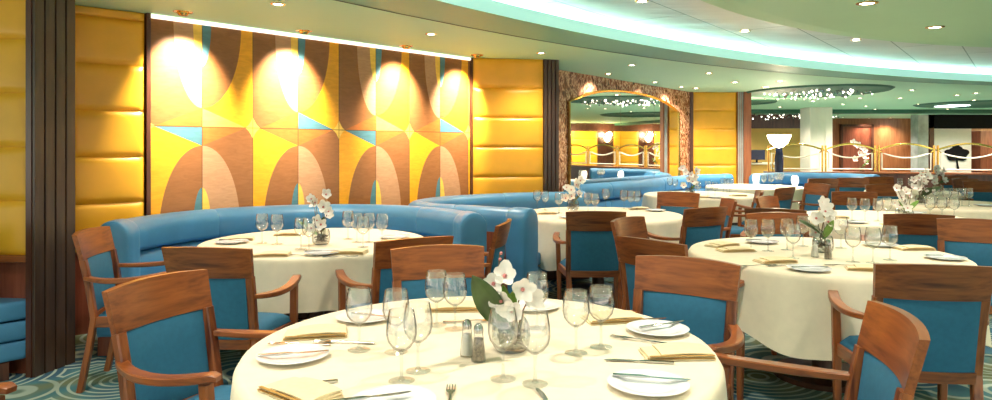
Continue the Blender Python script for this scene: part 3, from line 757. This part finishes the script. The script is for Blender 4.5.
def make_shaker(fill, name, lab):
    r = empty(name)
    bm = bmesh.new(); lathe(bm, [(0,0),(.021,0),(.022,.004),(.0175,.05),(.0135,.088),(0,.088)], 12); link('body', bm, 'glassthick', r, smooth=True, sharp=25)
    bm = bmesh.new(); lathe(bm, [(0,.004),(.0185,.005),(.0155,.05),(.0125,.07),(0,.071)], 12); link('contents', bm, fill, r, smooth=True)
    bm = bmesh.new(); lathe(bm, [(.0145,.086),(.015,.096),(.013,.106),(.007,.113),(0,.115)], 16); link('cap', bm, 'silver', r, smooth=True); return r
def petal(bm, c, d, up, ln, wd):
    """cupped petal from c along d"""
    d = d.normalized(); s = d.cross(up).normalized(); n = s.cross(d)
    rows=[]
    for i in range(6):
        t=i/5; w=wd*math.sin(PI*(.12+.80*t))**.8; row=[]
        for j in range(5):
            q=j/2-1; row.append(bm.verts.new(c+d*ln*t+s*w*q+n*(.18*ln*t*t+.25*w*q*q-.0)))
        rows.append(row)
    for a,b in zip(rows,rows[1:]):
        for j in range(4): bm.faces.new((a[j],a[j+1],b[j+1],b[j]))
def bloom(root, c, axis, size, rnd):
    axis = Vector(axis).normalized(); u = axis.orthogonal().normalized(); v = axis.cross(u)
    bm = bmesh.new(); off = rnd.random()*6
    for k in range(5):
        a = off+2*PI*k/5; petal(bm, Vector(c), u*math.cos(a)+v*math.sin(a)+axis*(.2+.3*rnd.random()), axis, size*rnd.uniform(.8,1.1), size*rnd.uniform(.32,.46))
    b = link('blossom', bm, 'petal', root, smooth=True, sharp=180)
    bm = bmesh.new(); r_ = bmesh.ops.create_icosphere(bm, subdivisions=1, radius=size*.16)
    for q in bm.verts: q.co = q.co+Vector(c)+axis*size*.12
    link('flower_centre', bm, 'pink', b, smooth=True)
def leafmesh(root, base, d, up, ln, wd, mat='leaf', name='leaf'):
    bm = bmesh.new(); d = Vector(d).normalized(); up=Vector(up); s=d.cross(up).normalized(); n=s.cross(d); rows=[]
    for i in range(11):
        t=i/10; w=wd*math.sin(PI*min(1,.04+.96*t))**.75; p=Vector(base)+d*ln*t+n*ln*(.22*t*t)
        rows.append([bm.verts.new(p+s*w*q+n*(.35*w*abs(q))) for q in (-1,-.5,0,.5,1)]+[])
    for a,b in zip(rows,rows[1:]):
        for j in range(4): bm.faces.new((a[j],a[j+1],b[j+1],b[j]))
    o = link(name, bm, mat, root, smooth=True, sharp=180)
    m = o.modifiers.new('thick','SOLIDIFY'); m.thickness=.0012; return o
def arrangement(loc, label, seed, blooms, leaves, size=.045, tall=.0, vase=True):
    r = empty('flower_arrangement', loc); tag(r, label, 'flower arrangement', 'white flower centrepieces'); rnd=random.Random(seed)
    bm = bmesh.new(); lathe(bm, [(0,0),(.045,0),(.056,.012),(.062,.045),(.058,.085),(.050,.10),(.047,.10),(.054,.083),(.057,.045),(.05,.014),(0,.008)], 16)
    v_ = link('vase', bm, 'glassthick', r, smooth=True, sharp=60)
    bm = bmesh.new()
    for k in range(34):
        a=rnd.random()*6.28; q=rnd.uniform(.005,.045); z=rnd.uniform(.012,.06)
        b2=rnd.random()*6.28; tube(bm, [(q*math.cos(a),q*math.sin(a),z),(.045*math.cos(b2)*.5,.045*math.sin(b2)*.5,z+.012),(.045*math.cos(b2),.045*math.sin(b2),z+.004)], .0032, 5)
    tag(link('twig_filling', bm, 'moss', r), kind='stuff')
    for c, ax in blooms:
        p0 = (rnd.uniform(-.02,.02), rnd.uniform(-.02,.02), .03)
        bm = bmesh.new(); tube(bm, bez(p0,(p0[0]*1.5,p0[1]*1.5,.10),(c[0]*.6,c[1]*.6,c[2]*.8),c,8), .0022, 5); link('stem', bm, 'stem', r)
        bloom(r, c, ax, size*rnd.uniform(.85,1.15), rnd)
    for b, d, ln, wd, mt in leaves: leafmesh(r, b, d, (0,-.4,1) if abs(d[2])<.8 else (0,-1,0), ln, wd, mt)
    return r

protos = {'wine_glass':make_glass(), 'side_plate':make_plate(), 'knife':make_knife(), 'fork':make_fork(), 'folded_napkin':make_napkin()}
first = {k:True for k in protos}
ITEMS = {}
def put(kind, tk, p, rz=0, z=TZ, tilt=0, nearclamp=True):
    x,y,r = TC[tk]; d = Vector((p[0]-x,p[1]-y)); lim = r-(.045 if kind=='wine_glass' else .11)
    if nearclamp and d.length > lim: d = d.normalized()*lim
    o = protos[kind] if first[kind] else copy_tree(protos[kind]); first[kind]=False
    o.location = (x+d.x, y+d.y, z); o.rotation_euler = (0,tilt,R(rz)); ITEMS.setdefault((kind,tk),[]).append(o); return o
def P_(px,py,z=TZ): return on(px,py,z)
# foreground table
for px,py in ((359,350),(396,352),(401.5,381),(418,371),(436.5,325),(455,329),(503,379),(535,384),(537,328),(576,353),(601,347)):
    put('wine_glass','T1',P_(px,py))
for px,py in ((293,358),(365,319),(393,405),(533,308),(663,331),(648,387)): put('side_plate','T1',P_(px,py))
def toward(p, tk): x,y,r=TC[tk]; return math.degrees(math.atan2(y-p[1],x-p[0]))
for px,py,rz in ((316,335,12),(300,394,-38),(676,355,3),(612,320,12),(452,309,3)):
    put('folded_napkin','T1',P_(px,py), rz)
PZ = TZ+.0165
for px,py,rz in ((293,354,14),(375,316,-20),(662,325,28),(650,378,-12),(370,398,20)): put('knife','T1',on(px,py,PZ), rz, PZ, nearclamp=False)
for px,py,rz in ((450,401,92),(641,341,-28+180),(345,343,175),(300,345,178),(470,322,5)): put('fork','T1',P_(px,py), rz, nearclamp=False)
for px,py,rz in ((547,404,100),(640,320,10),(640,362,172),(300,386,200)): put('knife','T1',P_(px,py), rz, nearclamp=False)
# remaining tables
GL = {'T2':[(262,243),(277,244),(301,249),(309,250),(348,239),(357,242),(363,247),(369,242),(382,243)],
 'T3':[(751,251),(768,251),(787,250),(793,258),(853,262),(873,263),(890,260),(841,248),(803,246)],
 'T4':[(537,209),(545,210),(559,213),(588,213),(595,214),(607,206),(624,209),(631,210),(637,210)],
 'T5':[(668,191),(675,192),(698,196),(708,196),(715,197),(731,191),(738,191),(745,191)],
 'T6':[(757,187),(764,187),(771,187),(790,184),(797,184),(804,184)],
 'T7':[(852,220),(865,221),(878,221),(887,220),(930,219),(942,219),(954,219)],
 'T8':[(947,206),(954,206),(962,206),(969,206),(936,203)],
 'T9':[(900,192),(911,192),(924,190)]}
for tk,lst in GL.items():
    for px,py in lst: put('wine_glass',tk,P_(px,py))
PL = {'T2':[(322,254),(232,243),(395,238)],'T3':[(809,271),(945,259),(762,243),(880,246)],'T4':[(570,218),(655,211)],'T5':[(720,199)],'T7':[(840,226),(925,212)],'T8':[(985,206)]}
for tk,lst in PL.items():
    for px,py in lst:
        o = put('side_plate',tk,P_(px,py)); p = o.location
        if tk in ('T2','T3','T7'): put('knife',tk,(p.x,p.y), random.uniform(-30,30), PZ, nearclamp=False)
NP = {'T2':[(271,256,5),(352,254,-8),(238,240,15),(394,243,-20),(290,235,0)],'T3':[(775,262,10),(868,270,-20),(925,249,0),(735,251,8),(722,246,30)],'T4':[(545,214,5),(605,218,0),(650,208,0)],
      'T5':[(700,201,0),(738,196,0)],'T6':[(782,188,0)],'T7':[(900,228,0),(835,218,0)],'T8':[(930,209,0),(1000,204,0)]}
for tk,lst in NP.items():
    for px,py,rz in lst: put('folded_napkin',tk,P_(px,py), rz)
for tk,lst in {'T2':[(300,256,170),(340,257,5)],'T3':[(785,266,10),(845,266,170),(758,266,5)]}.items():
    for px,py,rz in lst: put('fork',tk,P_(px,py), rz, nearclamp=False)
ORD = ['leftmost','second from the left','third from the left','fourth from the left','fifth from the left','sixth from the left','seventh from the left','eighth from the left','ninth from the left','tenth from the left','eleventh from the left','twelfth from the left']
NM = {'wine_glass':('clear stemmed wine glass','glass'),'side_plate':('white side plate','plate'),'knife':('steel knife','knife'),'fork':('steel fork','fork'),'folded_napkin':('folded cream napkin','napkin')}
for (kind,tk),lst in ITEMS.items():
    lst.sort(key=lambda o: pxof(o.location)); n=len(lst)
    for i,o in enumerate(lst):
        w = '' if n==1 else (', rightmost' if i==n-1 else ', '+ORD[i])
        tag(o, NM[kind][0]+' on '+WHERE[tk]+w, NM[kind][1], NM[kind][0]+('s on ' if kind!='knife' else ' set on ')+WHERE[tk])
# shakers
for k,(tk,px,py,f,nm,lb) in enumerate((('T1',467,356,'salt','salt_shaker','glass salt shaker left of the foreground flowers'),('T1',478.5,361,'pepper','pepper_shaker','glass pepper shaker with dark contents beside the foreground flowers'),
      ('T3',815,257,'salt','salt_shaker','glass salt shaker on the right-hand table'),('T3',828,259,'pepper','pepper_shaker','glass pepper shaker on the right-hand table'),
      ('T7',897,221,'salt','salt_shaker','small glass shaker on the flowered table beyond'))):
    s = make_shaker(f,nm,lb); s.location = P_(px,py); tag(s, lb, 'shaker', 'salt and pepper shakers')
# flowers
arrangement(P_(511,350), 'white orchids with a big dark leaf in a glass vase on the foreground table', 1,
  [((-.055,-.02,.215),(-.3,-1,.3)),((.035,-.03,.20),(.2,-1,.1)),((-.02,.0,.235),(0,-.8,.5)),((.0,-.045,.135),(0,-1,.2)),((.06,.0,.165),(.5,-1,.2)),((-.03,-.03,.165),(-.4,-1,0))],
  [((-.02,-.01,.07),(-.55,-.1,1.0),.215,.042,'leaf'),((-.01,0,.09),(.15,-.2,1),.12,.02,'leaf2'),((.0,.0,.08),(-.2,.2,1),.13,.02,'leaf2')], size=.046)
bud = empty('flower_bud_stem', P_(500,349)+Vector((0,.05,0)))
tag(bud, 'thin bare bud stem standing behind the foreground orchids', 'flower stem')
bm = bmesh.new(); tube(bm, bez((0,0,0.0),(.0,0,.12),(-.01,0,.2),(.0,0,.30),10), .0022,5); link('stem', bm, 'stem', bud)
for z in (.25,.28,.30):
    bm = bmesh.new(); bmesh.ops.create_icosphere(bm, subdivisions=1, radius=.006)
    for v in bm.verts: v.co += Vector((.004*math.sin(z*90),0,z))
    link('bud', bm, 'pink', bud, smooth=True)
def cluster(n, rad, z0, z1, seed):
    rnd=random.Random(seed); out=[]
    for k in range(n):
        a=rnd.random()*6.28; q=rad*rnd.random()**.5; z=z0+(z1-z0)*k/max(1,n-1)
        out.append(((q*math.cos(a),q*math.sin(a)-.01,z),(math.cos(a)*.5,-1,.4)))
    return out
arrangement(P_(321,244), 'tall white blossoms in a glass vase on the mural booth table', 2, cluster(9,.075,.11,.33,5), [((-.02,0,.06),(-1,-.2,.5),.16,.03,'leaf2'),((0,0,.08),(.3,-.2,1),.12,.025,'leaf')], size=.045)
arrangement(P_(823,252), 'white blossoms with a broad dark leaf on the right-hand table', 3, cluster(9,.075,.12,.30,9), [((0,-.01,.12),(-1,-.1,.25),.19,.045,'leaf'),((0,0,.08),(.3,-.2,1),.14,.025,'leaf2'),((0,0,.1),(-.5,-.2,.2),.15,.03,'leaf')], size=.05)
arrangement(P_(573,210), 'white and pink blossoms on the middle table', 4, cluster(9,.09,.12,.30,12), [((0,0,.08),(.8,-.2,.6),.12,.025,'leaf')], size=.05)
arrangement(P_(690,196), 'white blossoms on the table before the mirror booth', 5, cluster(9,.10,.14,.36,17), [((0,0,.08),(.8,-.2,.6),.12,.025,'leaf2')], size=.055)
arrangement(P_(906,221), 'white blossoms on the flowered table beyond the right-hand one', 6, cluster(12,.09,.12,.30,19), [((0,0,.08),(-.8,-.2,.6),.14,.03,'leaf2'),((0,0,.08),(.8,-.2,.6),.14,.03,'leaf2')], size=.042)
arrangement(P_(921,204), 'white blossoms with dark leaves on the second-last right table', 7, cluster(14,.11,.14,.36,23), [((0.05,0,.12),(.8,-.2,.2),.18,.05,'leaf'),((0,0,.1),(.9,-.2,.8),.14,.04,'leaf')], size=.045)
arrangement(P_(938,192), 'distant white blossoms on the farthest right table', 8, cluster(8,.12,.14,.34,29), [((0,0,.12),(.8,-.2,.2),.16,.04,'leaf')], size=.055)
arrangement(at(862,14.46,.876), 'white lilies on the partition behind the brass railing', 9, cluster(8,.17,.2,.62,31), [((0,0,.1),(.8,-.2,.6),.2,.03,'leaf2')], size=.085)
def candle(loc, lab):
    c = empty('table_candle', loc); tag(c, lab, 'candle', 'lit table candles')
    bm = bmesh.new(); lathe(bm, [(0,0),(.03,0),(.045,.03),(.06,.09),(.05,.15),(.03,.17),(.0,.06)], 20); link('candle_glass', bm, 'candle', c, smooth=True)
    bm = bmesh.new(); lathe(bm, [(0,-.0005),(.055,-.0005),(.055,.004),(0,.004)], 20); link('saucer', bm, 'china', c)
candle(P_(756,184), 'glowing glass candle at the far table left of the bowl lamp')
candle(P_(795,186), 'glowing glass candle at the right of the far table')

# ------------------------------------------------------------------ ceiling fittings and light
WARM = (1,.87,.70)
def make_down():
    r = empty('ceiling_downlight')
    bm = bmesh.new(); lathe(bm, [(.034,0),(.038,-.006),(.052,-.004),(.054,.0)], 20); link('rim', bm, 'brass', r, smooth=True)
    bm = bmesh.new(); lathe(bm, [(0,-.004),(.02,-.005),(.035,-.002)], 20); link('lens', bm, 'bulb', r, smooth=True); return r
down0 = make_down(); dused=[False]; DL=[]
def downlight(p, label, energy=26, color=WARM, size=130, group='recessed ceiling downlights', scale=1):
    o = down0 if not dused[0] else copy_tree(down0); dused[0]=True
    o.location = p; o.scale=(scale,)*3; tag(o, label, 'ceiling light', group)
    if energy:
        l = bpy.data.lights.new('downlight_or_fill_lamp','SPOT'); l.energy=energy; l.color=color; l.spot_size=R(size); l.spot_blend=.8; l.shadow_soft_size=.06
        q = bpy.data.objects.new('downlight_or_fill_lamp', l); COL.objects.link(q); q.location=(p[0],p[1],p[2]-.03)
    return o
soff = [(278,4),(431,34),(541,53),(632,65),(709,73),(735,82),(696,88),(780,81),(765,87),(851,91),(912,90),(900,98),(957,95),(976,93),(860,98),(843,104),(813,101),(780,107),(866,106),(919,104),(974,100),(875,109),(843,117),(869,118),(890,118),(969,121),(948,109),(760,112),(930,112)]
rows_ = sorted(soff, key=lambda q:q[0])
for i,(px,py) in enumerate(soff):
    p = on(px,py,HC); rk = rows_.index((px,py))
    o = downlight(p, ['nearest recessed ceiling light above the mural','recessed ceiling light above the right end of the mural','recessed ceiling light above the middle yellow panel','recessed ceiling light above the marble mirror wall'][i] if i<4 else 'small recessed light in the low green ceiling, %s from the left of its field'%(['first','second','third','fourth','fifth','sixth','seventh','eighth','ninth','tenth','eleventh','twelfth','thirteenth','fourteenth','fifteenth','sixteenth','seventeenth','eighteenth','nineteenth','twentieth','twenty-first','twenty-second','twenty-third','twenty-fourth','twenty-fifth'][rk-4]),
        energy=(55 if py<80 else (130 if i%2==0 else 90)), scale=1 if py<80 else 1.3)
for px,py,lb in ((867,3,'bright recessed light in the round dropped disc, upper one'),(935,27,'bright recessed light in the round dropped disc, nearer the right edge')): downlight(on(px,py,HC), lb, 62, scale=1.4)
for px,py,lb in ((745,31,'recessed light in the tiled ceiling, between the cove and the disc'),(856,40,'recessed light at the rim of the round disc'),(642,1,'recessed light in the tiled ceiling at the top edge')): downlight(on(px,py,HC+.165), lb, 50, scale=1.1)
# hidden-from-frame room lights (extra unseen fittings above and behind the camera)
k=0
EXTRA=[(-2.2,.6),(-1.0,1.6),(.9,.5),(.6,2.6),(2.4,2.9),(-.4,-.9),(2.3,-.8),(4.4,3.6),(3.6,1.2),(-1.9,3.0),(-.6,4.6),(1.6,4.8),(-3.6,1.6),(6.0,5.6),(6.2,2.4)]
for x,y in EXTRA:
    def z_at(x,y):
        if ((x-E2[0])/E2[2])**2+((y-E2[1])/E2[3])**2<.93: return HC-.0
        if ((x-E1[0])/E1[2])**2+((y-E1[1])/E1[3])**2<1.0: return HC+.165
        return HC
    downlight((x,y,z_at(x,y)), 'recessed ceiling light over the tables outside the picture, %d m ahead and %d m aside'%(y*1,x*1) if False else 'recessed ceiling light outside the picture over the near tables', 62)
# brass wall-washing spots on the mural
for k,(px,py) in enumerate(((183,12),(304,31),(406,46),(477,55))):
    p = on(px,py,HC); r = empty('brass_spotlight', p); tag(r, ['first','second','third','fourth'][k]+' brass spotlight from the left above the mural', 'spotlight', 'brass spotlights washing the mural')
    bm = bmesh.new(); lathe(bm, [(.03,0),(.07,-.004),(.074,0)], 24); link('rim', bm, 'brass', r, smooth=True)
    bm = bmesh.new(); lathe(bm, [(.045,0),(.045,-.012),(.03,-.028),(.0,-.03)], 20); link('eyeball', bm, 'brass', r, smooth=True)
ln_, a_ = frame2(MU0, MU1); dirw = Vector((math.cos(a_),math.sin(a_),0)); nrm = Vector((dirw.y,-dirw.x,0))
for k,px in enumerate((181,286,393,455)):
    u,_ = hit(px,60,MU0,MU1); base = Vector((*MU0,0))+dirw*u
    l = bpy.data.lights.new('mural_spot','SPOT'); l.energy=300; l.color=(1,.88,.68); l.spot_size=R(74); l.spot_blend=1; l.shadow_soft_size=.03
    o = bpy.data.objects.new('mural_spot', l); COL.objects.link(o); o.location = base+nrm*.42+Vector((0,0,HC-.05))
    tgt = base+Vector((0,0,1.88)); o.rotation_euler = (tgt-o.location).to_track_quat('-Z','Y').to_euler()
ln_, a_ = frame2(MW0, MW1); dirw = Vector((math.cos(a_),math.sin(a_),0)); nrm = Vector((dirw.y,-dirw.x,0))
for k,(px,py) in enumerate(((590,78),(638,84),(665,88))):
    u,z = hit(px,py,MW0,MW1); base = Vector((*MW0,0))+dirw*u
    p = base+nrm*.3+Vector((0,0,HC)); r = downlight(p, ['left','middle','right'][k]+' small light washing the marble around the mirror', 0, scale=1.0)
    l = bpy.data.lights.new('marble_spot','SPOT'); l.energy=70; l.color=WARM; l.spot_size=R(100); l.spot_blend=1; l.shadow_soft_size=.03
    o = bpy.data.objects.new('marble_spot', l); COL.objects.link(o); o.location=p-Vector((0,0,.04)); o.rotation_euler=((base+Vector((0,0,1.9)))-o.location).to_track_quat('-Z','Y').to_euler()
# crystal chandeliers and recesses
def crystals(c, rx, ry, n, label, seed, drop=.1):
    r = empty('crystal_chandelier', (c[0],c[1],HC)); tag(r, label, 'chandelier')
    bm = bmesh.new(); rr=[]
    for k,(s,z) in enumerate(((1.0,-.004),(1.04,-.03),(1.08,-.001))): rr.append([bm.verts.new((rx*s*math.cos(2*PI*i/48),ry*s*math.sin(2*PI*i/48),z)) for i in range(48)])
    for a,b in zip(rr,rr[1:]):
        for i in range(48): bm.faces.new((a[i],a[(i+1)%48],b[(i+1)%48],b[i]))
    bm.faces.new(rr[0]); link('ceiling_plate', bm, 'ceil_dark', r, smooth=True)
    if n:
        rnd=random.Random(seed); bm = bmesh.new(); bm2 = bmesh.new()
        for k in range(n):
            a=rnd.random()*6.28; q=rnd.random()**.7*.8; x,y=rx*q*math.cos(a),ry*q*math.sin(a); z=-rnd.uniform(.03,drop)
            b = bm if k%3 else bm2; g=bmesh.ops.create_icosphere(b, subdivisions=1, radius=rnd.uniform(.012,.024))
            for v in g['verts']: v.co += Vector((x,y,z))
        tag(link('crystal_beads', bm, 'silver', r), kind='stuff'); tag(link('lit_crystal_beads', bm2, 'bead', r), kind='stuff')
crystals(on(815,91,HC), 1.15, 1.35, 150, 'round ceiling recess glittering with crystal beads', 1)
crystals((9.0,20.3), 1.7,.8, 120, 'far crystal chandelier above the ochre wall', 2, .22)
crystals(on(990,103.5,HC), 1.5,1.4, 0, 'round dark ceiling recess at the right edge', 3)
crystals(on(750,102,HC), .5,.8, 0, 'small dark ceiling recess beside the far yellow panel', 4)
for (px,py,w,lab) in ((952,105.5,.5,'bright square ceiling panel light above the tree picture, nearer one'),(952,116,.7,'bright square ceiling panel light above the tree picture, farther one')):
    p = on(px,py,HC); bm = bmesh.new(); box(bm, -w/2,w/2,-w*.6,w*.6,-.02,0); tag(link('ceiling_panel_light', bm, 'panel_light', loc=p), lab, 'ceiling light')
# dark green beam at the far end of the ceiling
bm = bmesh.new(); box(bm, 4.9,19.9,19.0,19.5,HC-.10,HC); tag(link('beam', bm, 'ceil_dark'), 'dark green ceiling beam at the far end', kind='structure')
# even warm world glow added as fill, entering where the room is open
w = bpy.data.worlds.new('World'); sc.world = w; w.use_nodes=True
w.node_tree.nodes['Background'].inputs[0].default_value=(1,.93,.83,1); w.node_tree.nodes['Background'].inputs[1].default_value=1.15
# ------------------------------------------------------------------ camera
cam = bpy.data.cameras.new('camera'); co = bpy.data.objects.new('camera', cam); COL.objects.link(co); sc.camera=co
co.location=(0,0,CAMZ); co.rotation_euler=(PI/2,0,0); cam.sensor_fit='HORIZONTAL'; cam.sensor_width=36; cam.lens=36*F/992; cam.shift_y=-(200-HOR)/992; cam.clip_start=.05; cam.clip_end=200
sc.view_settings.view_transform='Standard'; sc.view_settings.look='None'; sc.view_settings.gamma=1; sc.view_settings.exposure=.85
sc.cycles.use_denoising=True; sc.cycles.max_bounces=8; sc.cycles.transparent_max_bounces=24; sc.cycles.sample_clamp_indirect=6; sc.cycles.caustics_reflective=False; sc.cycles.caustics_refractive=False
